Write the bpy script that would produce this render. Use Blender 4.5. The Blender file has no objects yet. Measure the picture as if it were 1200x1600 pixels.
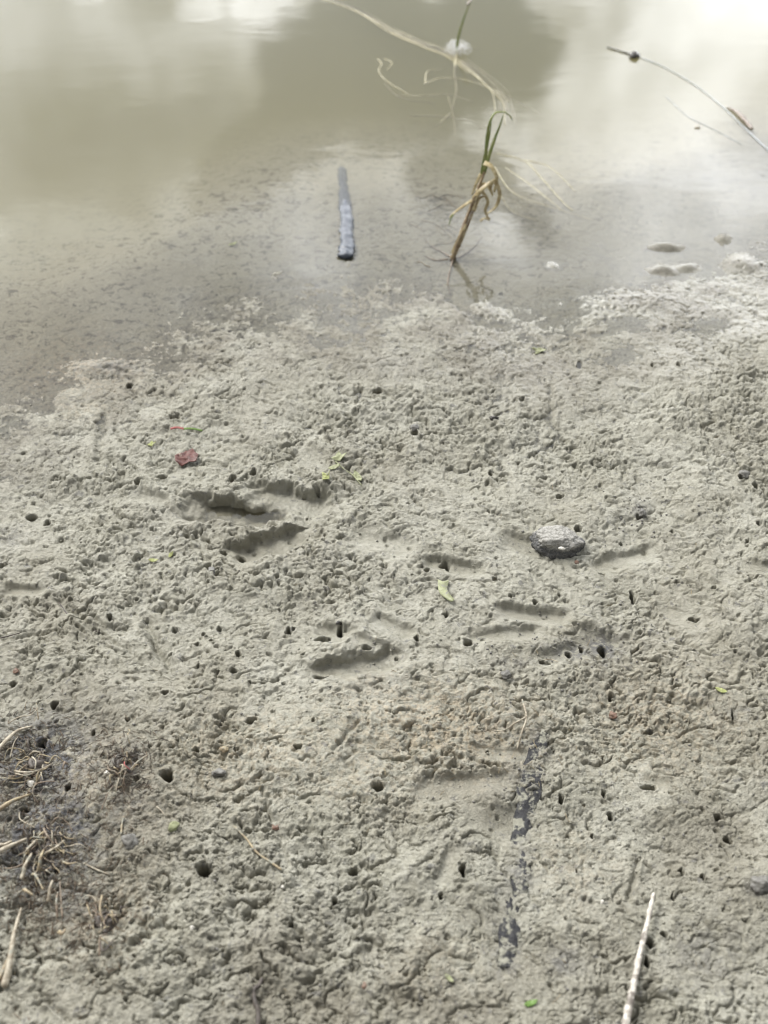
import bpy, bmesh, math, random, functools
import numpy as np
from mathutils import Vector, Matrix, noise as mnoise

# ------------------------------------------------------------------ camera
S = bpy.context.scene
COL = S.collection
PITCH = math.radians(46.0)          # camera looks this far below the horizon
HALF = math.tan(math.radians(23.0)) # half of the vertical field of view
CAMH = 1.0
cam = bpy.data.cameras.new('camera'); camo = bpy.data.objects.new('camera', cam); COL.objects.link(camo)
camo.location = (0, 0, CAMH); camo.rotation_euler = (math.pi/2 - PITCH, 0, 0)
cam.sensor_fit = 'VERTICAL'; cam.sensor_height = 36.0; cam.lens = 18.0/HALF
cam.clip_start = 0.05; cam.clip_end = 1000
cam.dof.use_dof = True; cam.dof.focus_distance = 1.26; cam.dof.aperture_fstop = 4.8
S.camera = camo

# ------------------------------------------------------------------ light
SUN_EL, SUN_AZ = math.radians(46), math.radians(-48)    # azimuth from +Y (away from camera) towards +X
sl = bpy.data.lights.new('sun', 'SUN'); sl.energy = 2.4; sl.angle = math.radians(24); sl.color = (1.0, 0.975, 0.93)
so = bpy.data.objects.new('sun', sl); COL.objects.link(so)
sdir = Vector((math.sin(SUN_AZ)*math.cos(SUN_EL), math.cos(SUN_AZ)*math.cos(SUN_EL), math.sin(SUN_EL)))
so.rotation_euler = sdir.to_track_quat('Z', 'Y').to_euler(); so.location = sdir*10
S.view_settings.view_transform = 'Standard'; S.view_settings.look = 'None'
S.view_settings.gamma = 1; S.view_settings.exposure = 1.08; S.view_settings.use_curve_mapping = False
S.cycles.volume_bounces = 4; S.cycles.max_bounces = 10; S.cycles.transparent_max_bounces = 12
S.cycles.diffuse_bounces = 3; S.cycles.glossy_bounces = 3; S.cycles.caustics_reflective = False; S.cycles.caustics_refractive = False
S.cycles.use_denoising = True; S.cycles.filter_width = 1.05; S.render.film_transparent = False

class NT:
    """tiny helper to write node trees"""
    def __init__(s, tree): s.t = tree; tree.nodes.clear()
    def n(s, typ, **kw):
        nd = s.t.nodes.new(typ)
        for k, v in kw.items():
            if k.startswith('i_'):
                key = k[2:]
                key = int(key) if key.isdigit() else key.replace('_', ' ')
                s.set(nd, key, v)
            else: setattr(nd, k, v)
        return nd
    def set(s, nd, key, v):
        if isinstance(v, bpy.types.NodeSocket): s.t.links.new(v, nd.inputs[key])
        elif isinstance(v, bpy.types.Node): s.t.links.new(v.outputs[0], nd.inputs[key])
        else: nd.inputs[key].default_value = v
    def m(s, op, a, b=None, c=None, clamp=False):
        nd = s.t.nodes.new('ShaderNodeMath'); nd.operation = op; nd.use_clamp = clamp
        for i, v in enumerate((a, b, c)):
            if v is not None: s.set(nd, i, v)
        return nd.outputs[0]
    def noise(s, vec, scale, detail=3, rough=.5, dist=0.0):
        return s.n('ShaderNodeTexNoise', i_Vector=vec, i_Scale=scale, i_Detail=detail, i_Roughness=rough, i_Distortion=dist).outputs[0]
    def ramp(s, f, lo, hi):
        nd = s.n('ShaderNodeMapRange', interpolation_type='SMOOTHSTEP'); s.set(nd, 0, f); s.set(nd, 1, lo); s.set(nd, 2, hi); return nd.outputs[0]
    def mix(s, f, a, b):
        nd = s.t.nodes.new('ShaderNodeMix'); nd.data_type = 'RGBA'
        s.set(nd, 0, f); s.set(nd, 6, a); s.set(nd, 7, b); return nd.outputs[2]

def rgba(c): return (c[0], c[1], c[2], 1.0)

def view_dir(px, py):
    """direction through a point of the 1200 x 1600 photograph"""
    a, b = (px-600)/800*HALF, (800-py)/800*HALF
    v = Vector((a, math.cos(PITCH)+b*math.sin(PITCH), -math.sin(PITCH)+b*math.cos(PITCH)))
    return v.normalized()

# broken cloud over a pale sky
W = bpy.data.worlds.new('World'); S.world = W; W.use_nodes = True
w = NT(W.node_tree)
sky = w.n('ShaderNodeTexSky', sky_type='NISHITA', sun_disc=False, sun_elevation=SUN_EL, sun_rotation=SUN_AZ, dust_density=4.0)
geo = w.n('ShaderNodeTexCoord')
gd = geo.outputs['Generated']
sep = w.n('ShaderNodeSeparateXYZ', i_0=gd)
az = w.m('ARCTAN2', sep.outputs[0], sep.outputs[1])
el = w.m('ARCSINE', sep.outputs[2])
n1 = w.noise(gd, 5.0, 5, .55, .4); n2 = w.noise(gd, 11.0, 5, .6, .3)
azw = w.m('ADD', az, w.m('MULTIPLY', w.m('SUBTRACT', n1, .5), .30))
elw = w.m('ADD', el, w.m('MULTIPLY', w.m('SUBTRACT', n2, .5), .16))
def blob(px, py, rx, ry):
    """a patch of sky seen mirrored in the water at a photo point; radii in photo pixels"""
    v = view_dir(px, py); a0, e0 = math.atan2(v.x, v.y), -math.asin(v.z)
    v2 = view_dir(px+rx, py); ra = abs(math.atan2(v2.x, v2.y)-a0)
    v3 = view_dir(px, py+ry); re = abs(-math.asin(v3.z)-e0)
    da = w.m('DIVIDE', w.m('SUBTRACT', azw, a0), ra); de = w.m('DIVIDE', w.m('SUBTRACT', elw, e0), re)
    d2 = w.m('ADD', w.m('MULTIPLY', da, da), w.m('MULTIPLY', de, de))
    return w.ramp(d2, 1.15, 0.82)
def union(bl):
    r = bl[0]
    for b in bl[1:]: r = w.m('MAXIMUM', r, b)
    return r
gap = union([blob(680, 95, 260, 135), blob(450, 190, 100, 110), blob(800, 40, 130, 90), blob(370, 250, 60, 60), blob(800, 290, 120, 60)])
gap2 = union([blob(130, 250, 210, 90), blob(150, 520, 260, 130), blob(290, 170, 60, 40)])
bright = union([blob(1180, 120, 300, 300), blob(930, 330, 240, 110), blob(1090, 360, 300, 150)])
spots = union([blob(300, 5, 70, 34), blob(100, -4, 34, 14), blob(450, 14, 70, 34), blob(320, 20, 20, 26)])
band = w.m('MULTIPLY', w.ramp(el, 1.0, .65), w.ramp(w.m('ABSOLUTE', az), 1.2, .6))
tex = w.m('MULTIPLY_ADD', w.m('SUBTRACT', n2, .5), 2.4, 1.0)
tex1 = w.m('MULTIPLY_ADD', w.m('SUBTRACT', n1, .5), 2.2, 1.0)
front = w.ramp(w.m('ABSOLUTE', az), 2.2, .9)
lum = w.m('MULTIPLY_ADD', front, 2.4, 2.4)
lum = w.m('MULTIPLY_ADD', band, w.m('MULTIPLY_ADD', bright, 9.5, w.m('MULTIPLY_ADD', spots, 14.0, 12.5)), lum)
lum = w.m('MULTIPLY', lum, w.m('MULTIPLY', tex, tex1))
cl = w.n('ShaderNodeCombineXYZ', i_0=w.m('MULTIPLY', lum, .985), i_1=lum, i_2=w.m('MULTIPLY', lum, 1.02))
c1 = w.mix(w.m('MULTIPLY', gap2, .55), cl.outputs[0], sky)
c2 = w.mix(w.m('MULTIPLY', gap, .97), c1, sky)
bg = w.n('ShaderNodeBackground', i_Strength=0.1); w.set(bg, 0, c2)
out = w.n('ShaderNodeOutputWorld', i_0=bg)

# ------------------------------------------------------------------ noise
def _h(ix, iy, seed):
    with np.errstate(over='ignore'):
        h = (ix.astype(np.uint32)*np.uint32(374761393)) ^ (iy.astype(np.uint32)*np.uint32(668265263)) ^ np.uint32((seed*2246822519) & 0xffffffff)
        h = (h ^ (h >> np.uint32(15)))*np.uint32(2246822519)
        h = (h ^ (h >> np.uint32(13)))*np.uint32(3266489917)
        return h ^ (h >> np.uint32(16))
def _i(a): return np.floor(a).astype(np.int64) & 0xffffffff
def perlin(x, y, seed):
    fx, fy = np.floor(x), np.floor(y); ix, iy = _i(x), _i(y)
    dx, dy = (x-fx).astype(np.float32), (y-fy).astype(np.float32)
    u = dx*dx*dx*(dx*(dx*6-15)+10); v = dy*dy*dy*(dy*(dy*6-15)+10)
    def g(ox, oy):
        a = _h((ix+ox), (iy+oy), seed).astype(np.float32)*np.float32(2*math.pi/4294967296.0)
        return np.cos(a)*(dx-ox)+np.sin(a)*(dy-oy)
    a = g(0, 0); b = g(1, 0); c = g(0, 1); d = g(1, 1)
    return ((a+u*(b-a))*(1-v)+(c+u*(d-c))*v)*1.5
def worley(x, y, seed):
    fx, fy = np.floor(x), np.floor(y); ix, iy = _i(x), _i(y)
    dx, dy = x-fx, y-fy
    best = np.full(x.shape, 9.0, np.float32); idv = np.zeros(x.shape, np.float32)
    for oy in (-1, 0, 1):
        for ox in (-1, 0, 1):
            h = _h(ix+ox, iy+oy, seed); h2 = _h(ix+ox, iy+oy, seed+77)
            jx = ox+(h & np.uint32(0xffff)).astype(np.float32)/65536; jy = oy+(h >> np.uint32(16)).astype(np.float32)/65536
            d = ((jx-dx)**2+(jy-dy)**2).astype(np.float32)
            m = d < best
            best = np.where(m, d, best); idv = np.where(m, (h2 & np.uint32(0xffff)).astype(np.float32)/65536, idv)
    return np.sqrt(best), idv
def sstep(a, b, x):
    t = np.clip((x-a)/(b-a), 0, 1); return t*t*(3-2*t)

# ------------------------------------------------------------------ the lie of the land
def ground0(px, py, z=0.0):
    v = view_dir(px, py); t = (z-CAMH)/v.z
    return v.x*t, v.y*t
shore_px = [(-600, 800), (-150, 690), (0, 655), (90, 630), (170, 585), (280, 520), (400, 478), (520, 470), (640, 472), (730, 500), (830, 515), (920, 490), (1010, 462), (1100, 440), (1200, 405), (1400, 350), (2000, 300)]
SH = np.array([ground0(*p) for p in shore_px])
def base(x, y):
    d = np.interp(x, SH[:, 0], SH[:, 1]) - y           # + on land, - in the water
    land = 0.014*np.clip(d, 0, None)+0.048*np.clip(d-.10, 0, None); land = np.where(land > .03, .03+(land-.03)*.5, land)
    wd = np.clip(-d, 0, None)
    wat = 0.015*wd+0.34*np.clip(wd-.28, 0, None)**1.5
    return np.where(d > 0, np.minimum(land, 2.0), -np.minimum(wat, 1.6)), d
@functools.lru_cache(None)
def P(px, py):
    """photo point -> point of the bank (x, y)"""
    z = 0.0
    for _ in range(6):
        x, y = ground0(px, py, z); z = float(base(np.array([x]), np.array([y]))[0][0])
    return x, y

# prints and dents: (x0,y0,x1,y1, half width, depth) in photo px and metres; the far edge is the steep one
SCOOPS = [(308,786,415,800,20,0.019),(405,773,500,788,27,0.018),(378,858,472,828,19,0.017),(495,1048,612,1026,19,0.012),(785,948,882,957,10,0.008),(738,990,842,980,9,0.0066),(558,832,632,852,15,0.0059),(672,872,748,884,8,0.0073),(938,874,1020,850,10,0.0073),(655,1236,792,1214,17,0.0061),(742,1166,822,1176,10,0.0051),(742,1268,802,1280,26,0.0061),(216,768,252,778,8,0.0066),(796,838,838,850,14,0.0087),(592,964,640,984,9,0.0051),(12,920,62,922,7,0.0051),(262,798,300,806,9,0.0044),(1010,1215,1040,1222,12,0.0041),(505,985,540,992,12,0.0059),(846,1026,905,1008,14,0.0073),(915,985,955,1000,16,0.0087),(560,1000,590,1012,10,0.0051),(1040,940,1100,965,12,0.0044),(690,1380,705,1330,10,0.0041),(1170,880,1200,884,9,0.0037),(480,700,500,720,10,0.0044)]
GROOVES = [(90,935,160,990,4,.004),(110,975,200,1010,3,.003),(225,962,240,1000,5,.006),(240,1000,266,1038,5,.006),(160,650,154,722,4,.004),
 (860,600,862,662,3,.004),(862,662,880,670,3,.003),(380,1300,440,1240,3,.003),(1000,1330,985,1400,4,.004),(805,1400,800,1370,3,.004),
 (0,1000,90,985,3,.003),(520,1180,560,1130,3,.003),(700,455,745,500,6,.004),(745,500,790,512,6,.004),(60,1545,110,1600,4,.004)]
MOUNDS = [(1040,388,26,7,.008),(1036,424,24,8,.008),(1075,418,16,6,.006),(1132,376,12,6,.006),(865,415,14,7,.005),(1160,412,26,12,.006),
 (850,1120,90,60,.003),(640,1360,46,40,.010),(1040,1245,60,40,.007),(770,1250,36,26,.008),(470,1390,70,40,.005),(1130,960,60,40,.004),
 (540,800,50,20,.004),(440,905,70,30,.004),(370,800,40,12,.005),(560,1390,30,20,.004),(180,620,60,24,.004),(150,575,50,14,.005),(120,1280,80,90,.008),(740,490,60,14,.003),(1000,470,60,16,.004),
 (1170,1100,50,40,.005),(890,1180,30,50,.003),(300,660,60,20,.004)]
HOLES = [(262,1215,24,20),(320,1362,26,24),(552,1362,20,13),(721,1362,10,22),(689,1405,8,11),(85,1100,14,10),(258,1085,12,9),(272,980,9,9),(170,962,8,11),
 (213,933,8,6),(307,1003,6,6),(372,1020,10,9),(365,1048,12,8),(342,978,8,7),(503,1055,30,9),(505,997,26,9),(532,982,10,16),(450,982,10,12),(573,1011,14,8),
 (651,995,8,10),(697,958,9,9),(798,929,7,6),(837,937,8,7),(774,903,9,8),(904,825,11,8),(1187,815,10,8),(1117,914,8,5),(1060,902,9,5),(1170,840,6,5),
 (1052,826,8,7),(1110,731,6,5),(1160,741,9,7),(1182,755,10,8),(766,735,7,6),(875,771,14,6),(1019,571,6,5),(590,610,18,8),(273,653,18,6),(252,745,16,8),
 (364,743,10,8),(215,752,9,8),(395,735,10,8),(48,807,18,9),(73,815,12,9),(350,860,12,7),(375,860,16,8),(203,607,10,8),(370,1172,10,7),(307,1175,12,7),
 (270,1171,12,6),(65,1160,14,16),(200,1127,9,6),(392,1127,20,8),(146,1146,7,8),(490,1131,7,7),(467,1174,14,7),(590,1232,20,16),(1145,1112,5,14),
 (957,1082,6,12),(945,1010,14,24),(910,1005,8,12),(890,1017,10,12),(852,1030,20,8),(732,1000,14,12),(695,875,18,10),(667,887,9,8),(990,925,8,16),
 (1087,960,18,9),(1017,1135,16,7),(1188,1020,8,5),(942,890,12,5),(1015,1225,22,12),(1141,1302,14,14),(1067,1355,9,12),(955,1267,9,12),(945,1235,8,12),
 (1018,1467,16,16),(902,1357,4,8),(927,1300,4,8),(1100,1365,8,10),(1125,1267,16,10),(877,1245,8,14),(888,1300,6,6),(522,1405,11,12),(455,1445,10,8),
 (40,1267,16,8),(90,1365,12,10),(360,1517,4,6),(108,1237,10,14),(215,1222,10,8),(1055,1395,5,14),(1005,1600,10,12),(700,880,8,8),(783,460,7,5),(648,672,12,10),
 (1000,800,12,8),(905,570,6,12),(1060,572,8,6),(20,1065,12,9),(5,885,14,8),(560,1465,8,6),(1040,1452,12,10),(1012,1500,10,18)]
rs = random.Random(5)
for _ in range(80):
    px, py = rs.uniform(-60, 1260), rs.triangular(520, 1620, 900); r = rs.choice([3, 4, 4, 5, 6])
    HOLES.append((px, py, r*rs.uniform(.9, 1.8), r*rs.uniform(.6, 1.1)))

@functools.lru_cache(None)
def stretch(px, py):
    """metres per photo px, across and along, at a photo point"""
    x, y = P(px, py); x2, _ = P(px+4, py); _, y2 = P(px, py-4)
    return x, y, (x2-x)/4, (y2-y)/4
def seg_local(x, y, s):
    x0, y0 = P(s[0], s[1]); x1, y1 = P(s[2], s[3])
    L = math.hypot(x1-x0, y1-y0); tx, ty = (x1-x0)/L, (y1-y0)/L
    nx, ny = -ty, tx
    if ny < 0: nx, ny = -nx, -ny
    _, _, _, my = stretch((s[0]+s[2])/2, (s[1]+s[3])/2)
    hw = s[4]*my
    return x0, y0, tx, ty, nx, ny, L, hw
def terrain(x, y, fine=True):
    x = np.asarray(x, np.float64); y = np.asarray(y, np.float64)
    b, d = base(x, y)
    h = b.copy()
    far = 1-sstep(3.0, 6.0, np.hypot(x, y))
    h += (.012*perlin(x*.55+9, y*.55, 1)+.008*perlin(x*2.3, y*2.3, 2)*far)*sstep(.05, .6, np.abs(d))
    sub = sstep(.02, -.10, d)                                     # under water
    # everything below depends on warped coordinates
    wx = x+.004*perlin(x*22, y*22, 31)+.0012*perlin(x*70, y*70, 33); wy = y+.004*perlin(x*22, y*22, 32)+.0012*perlin(x*70, y*70, 34)
    sh = .3+.7*sstep(.0, .22, np.abs(d))
    rough = .62+.6*sstep(-.25, .35, perlin(x*5, y*5, 40)+.4*perlin(x*13, y*13, 41))
    h += (.0055*perlin(wx*6, wy*6, 23)+.0050*perlin(wx*11, wy*11, 3))*far*(.15+.85*sstep(.03, .30, d))
    h += .0024*perlin(wx*24, wy*24, 4)*(1-.6*sub)*far*sh
    calm = np.ones_like(x); sx = np.zeros_like(x); sy = np.zeros_like(x)
    near = (np.abs(x) < 3) & (y > -.5) & (y < 4)
    for s in SCOOPS:
        x0, y0, tx, ty, nx, ny, L, hw = seg_local(x, y, s)
        cx, cy = x0+tx*L/2, y0+ty*L/2
        k = np.nonzero((np.abs(x-cx) < L/2+3*hw) & (np.abs(y-cy) < L/2+3.5*hw))[0] if x.ndim == 1 else None
        if k is None or len(k) == 0: continue
        X, Y = x[k], y[k]
        X, Y = X+hw*(.35*perlin(X*60, Y*60, 51)+.10*perlin(X*160, Y*160, 55)), Y+hw*(.35*perlin(X*50, Y*50, 52)+.10*perlin(X*150, Y*150, 56))
        t = ((X-x0)*tx+(Y-y0)*ty); q = ((X-x0)*nx+(Y-y0)*ny)/hw
        ends = sstep(-hw*1.3, hw*.5, t)*sstep(L+hw*1.3, L-hw*.5, t)
        big = s[5] > .0095 and s[4] > 14 and s[1] < 1100; pr = sstep(1.05, .5, q)*sstep(-1.35, -.25, q) if big else sstep(1.25, .45, q)*sstep(-2.4, .2, q)
        rim = np.exp(-((q-1.5)/.45)**2)*.16+np.exp(-((q+1.7)/.6)**2)*.08
        h[k] += (-s[5]*pr+s[5]*rim)*ends
        un = pr*ends*sstep(-.3, .75, q)*s[5]*(.3 if big else 0); sx[k] += nx*un; sy[k] += ny*un; calm[k] = np.minimum(calm[k], 1-.85*np.clip(1.6*pr*ends, 0, 1))
    for s in GROOVES:
        x0, y0, tx, ty, nx, ny, L, hw = seg_local(x, y, s)
        cx, cy = x0+tx*L/2, y0+ty*L/2
        k = np.nonzero((np.abs(x-cx) < L/2+4*hw) & (np.abs(y-cy) < L/2+4*hw))[0]
        if len(k) == 0: continue
        X, Y = x[k], y[k]; X = X+.8*hw*perlin(X*90, Y*90, 53); Y = Y+.8*hw*perlin(X*80, Y*80, 54)
        t = ((X-x0)*tx+(Y-y0)*ty); q = ((X-x0)*nx+(Y-y0)*ny)/hw
        h[k] += -s[5]*np.exp(-q*q)*sstep(-hw, hw, t)*sstep(L+hw, L-hw, t)+.35*s[5]*np.exp(-((q+1.8)/.8)**2)*sstep(-hw, hw, t)*sstep(L+hw, L-hw, t)
    for (px, py, rx, ry, a) in MOUNDS:
        cx, cy, mx, my = stretch(px, py)
        k = np.nonzero((np.abs(x-cx) < 2.2*rx*mx) & (np.abs(y-cy) < 2.2*ry*my))[0]
        if len(k) == 0: continue
        q = ((wx[k]-cx)/(rx*mx))**2+((wy[k]-cy)/(ry*my))**2
        h[k] += a*np.exp(-q*1.2)
    if not fine: return h, d, sx, sy
    # lumps, creases, granules
    amp = rough*(1-.4*sub)*far*calm*(.42+.58*sstep(-.02, .28, d))
    def bil(f, sd): return np.abs(perlin(wx*f, wy*f, sd))*1.7-.45
    def ledge(f, sd, a, k=14):                                       # torn edges: soft steps that break off along a contour
        p_ = perlin(wx*f, wy*f*1.12, sd)+.38*perlin(wx*f*2.7, wy*f*2.7, sd+50)+.22*perlin(x*f*6.3, y*f*6.3, sd+60); m_ = sstep(-.1, .4, perlin(x*f*.6, y*f*.6, sd+90))
        return a*np.tanh(p_*k)*(.1+.9*m_)
    h += .0030*perlin(wx*15, wy*15, 14)*far*calm*(1-.6*sub)*sh*sh
    h += .0012*bil(31, 5)*amp*sh
    h += .0011*bil(64, 6)*amp
    h += .0007*bil(128, 7)*amp
    h += .0006*bil(250, 9)*amp
    h += (ledge(17, 15, .0014, 9)+ledge(37, 16, .0012, 9))*amp*(1-.4*sub)
    h += (ledge(78, 17, .0008, 7)+ledge(165, 18, .0004, 5))*amp
    h += .00015*perlin(x*520, y*520, 8)*amp
    for f, a, sd in ((38, .0028, 11), (95, .0020, 12), (190, .0010, 13)):      # torn creases
        c = np.abs(perlin(wx*f*.8, wy*f*1.25, sd)+.25*perlin(x*f*3.3, y*f*3.3, sd+3)); sel = sstep(.0, .3, perlin(x*f*.8, y*f*.8, sd+20))
        h -= a*1.9*np.clip(1-c*6, 0, 1)**1.2*sel*amp
    f1, idv = worley(wx*110, wy*120, 61)                            # crumbs and tiny pits
    crumb = np.clip(1-(f1/.42)**2, 0, 1)
    h += np.where(idv > .90, .0016*np.sqrt(crumb)*(.4+idv), 0)*amp
    h -= np.where(idv < .055, .0028*sstep(.36, .12, f1+.12*perlin(x*300, y*300, 64)), 0)*(1-.5*sub)*far
    f2, id2 = worley(wx*48, wy*52, 62)
    h += np.where(id2 > .9, .0024*np.sqrt(np.clip(1-(f2/.4)**2, 0, 1)), 0)*amp
    f3, id3 = worley(wx*230, wy*230, 63)
    h += np.where(id3 > .75, .0006*np.sqrt(np.clip(1-(f3/.45)**2, 0, 1)), 0)*amp
    for (px, py, ww, hh) in HOLES:
        cx, cy, mx, my = stretch(px, py)
        rx, ry = ww*.46*mx, hh*.46*my*1.05
        R = max(rx, ry)
        k = np.nonzero((np.abs(x-cx) < 2.4*R) & (np.abs(y-cy) < 2.4*R))[0]
        if len(k) == 0: continue
        X = x[k]+.42*R*perlin(x[k]*.8/R, y[k]*.8/R, 71); Y = y[k]+.42*R*perlin(x[k]*.8/R, y[k]*.8/R, 72)
        q = np.sqrt(((X-cx)/rx)**2+((Y-cy)/ry)**2)
        h[k] += -min(4.2*R, .030)*sstep(1.08, .72, q)+.0010*np.exp(-((q-1.45)/.3)**2)
    return h, d, sx, sy
def Hz(x, y, fine=False):
    h = terrain(np.array([x, x]), np.array([y, y]), fine)[0]
    return float(h[0])

# ------------------------------------------------------------------ mud
def mask_pts(x, y, lst):
    m = np.zeros_like(x)
    for (px, py, rx, ry, a) in lst:
        cx, cy, mx, my = stretch(px, py)
        q = ((x-cx)/(rx*mx))**2+((y-cy)/(ry*my))**2
        m = np.maximum(m, a*np.exp(-q))
    return m
def build_mud():
    HW = HALF*.75
    u_in = np.linspace(-1.32, 1.32, 1180); g = np.geomspace(.006, 110, 46)
    u = np.concatenate([-(1.32+g[::-1]), u_in, 1.32+g])
    tp = np.linspace(-math.tan(math.radians(27)), math.tan(math.radians(25.5)), 1560)
    ang = PITCH-np.arctan(tp); yy = 1.0/np.tan(ang)
    gy = np.geomspace(.004, 220, 60); gb = np.geomspace(.002, 60, 40)
    yy = np.concatenate([(yy[0]-gb)[::-1], yy, yy[-1]+gy])
    wv = HW*np.maximum(yy*math.cos(PITCH)+math.sin(PITCH), .92)
    X = (wv[:, None]*u[None, :]); Y = np.repeat(yy[:, None], len(u), 1)
    nr, nc = X.shape
    x, y = X.ravel(), Y.ravel()
    h = np.empty(x.size); dd = np.empty(x.size); sxx = np.zeros(x.size); syy = np.zeros(x.size)
    CH = 400000
    for a in range(0, x.size, CH):
        h[a:a+CH], dd[a:a+CH], qx, qy = terrain(x[a:a+CH], y[a:a+CH])
        sxx[a:a+CH] = qx; syy[a:a+CH] = qy
    me = bpy.data.meshes.new('mud')
    me.vertices.add(x.size); co = np.stack([x+sxx, y+syy, h], 1).astype(np.float32); me.vertices.foreach_set('co', co.ravel())
    i = (np.arange(nr-1)[:, None]*nc+np.arange(nc-1)[None, :]).ravel()
    f = np.stack([i, i+1, i+nc+1, i+nc], 1).astype(np.int32)
    me.loops.add(f.size); me.loops.foreach_set('vertex_index', f.ravel())
    me.polygons.add(len(f)); me.polygons.foreach_set('loop_start', (np.arange(len(f))*4).astype(np.int32))
    me.update(calc_edges=True)
    me.polygons.foreach_set('use_smooth', np.ones(len(f), bool))
    # masks the mud material reads: black anoxic mud, tan crumbly mud, wetness, drowned silt
    black = mask_pts(x, y, [(845,1160,14,26,.7),(828,1215,18,34,.7),(816,1300,16,40,.45),(812,1370,20,30,.6),(795,1450,16,40,.5),(788,1500,20,24,.7),(945,1000,26,26,1),(900,1010,40,16,.75),(800,1030,40,14,.35),(60,1190,80,70,1.3),(75,1315,75,75,1.5),(200,1190,30,30,.6),(110,1400,50,50,.6),(820,1230,34,60,.35),
        (1190,1385,24,20,.6),(880,1500,26,26,.6),(1100,1480,60,60,.4),(560,690,30,12,.25),(1000,790,20,14,.5),(180,575,40,12,.5),(10,840,24,16,.5),(190,1260,60,50,.35),(790,1440,30,90,.25),(1150,1110,30,14,.3),
        (700,340,30,20,.3),(640,570,70,24,.2)])
    tan = mask_pts(x, y, [(680,1130,170,70,.9),(1030,1120,140,90,.55),(400,1180,160,70,.6),(560,1210,120,60,.5),(900,1350,80,80,.35),(120,1230,150,100,.5),(60,560,160,60,.9),(690,1500,90,60,.25),(130,640,60,18,.4),(-100,500,220,110,.6),(160,1430,80,90,.5)])
    wet = .65*sstep(.30, -.02, dd)*(.06+.94*sstep(-.10, .30, x))+mask_pts(x, y, [(1080,450,280,90,.9),(740,470,120,50,.3),(570,1040,70,20,.6)])
    wet = wet*(.75+.9*perlin(x*9, y*9, 90))
    sub = sstep(.30, .0, dd)*(.55+.45*sstep(.5, -.1, x)); under = sstep(.0, -.002, h)
    dark_mud = mask_pts(x, y, [(600,1520,800,230,.75),(100,1300,260,220,.85),(60,1270,120,190,1.8),(190,1210,50,40,1.3),(150,1430,50,60,1.2),(1120,1280,240,200,.6),(760,1200,120,120,.5),(40,560,120,70,.8),(600,1060,60,24,.5),(330,800,110,40,.35),(850,1010,120,40,.5)])  # darker brown mud low down, at the lower left and about some dents
    dark_mud = np.maximum(dark_mud, 1.0*sstep(.24, .03, dd)*(1-under))  # damp saturated mud along the waterline
    dark_mud = np.clip(dark_mud*(.62+1.1*perlin(x*7, y*7, 91)+.9*perlin(x*25, y*25, 92)), 0, 1)
    for nm, arr in (('dark_mud', dark_mud), ('black_mud', black), ('tan_mud', tan), ('wet', np.clip(wet, 0, 1)), ('drowned', sub), ('under', under), ('silt', sstep(-.001, -.011, h))):
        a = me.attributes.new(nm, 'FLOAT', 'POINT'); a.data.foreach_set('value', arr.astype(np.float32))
    o = bpy.data.objects.new('mud', me); COL.objects.link(o); o['kind'] = 'structure'
    o['label'] = 'olive grey wet mud bank pitted with holes and animal tracks'
    return o
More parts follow.
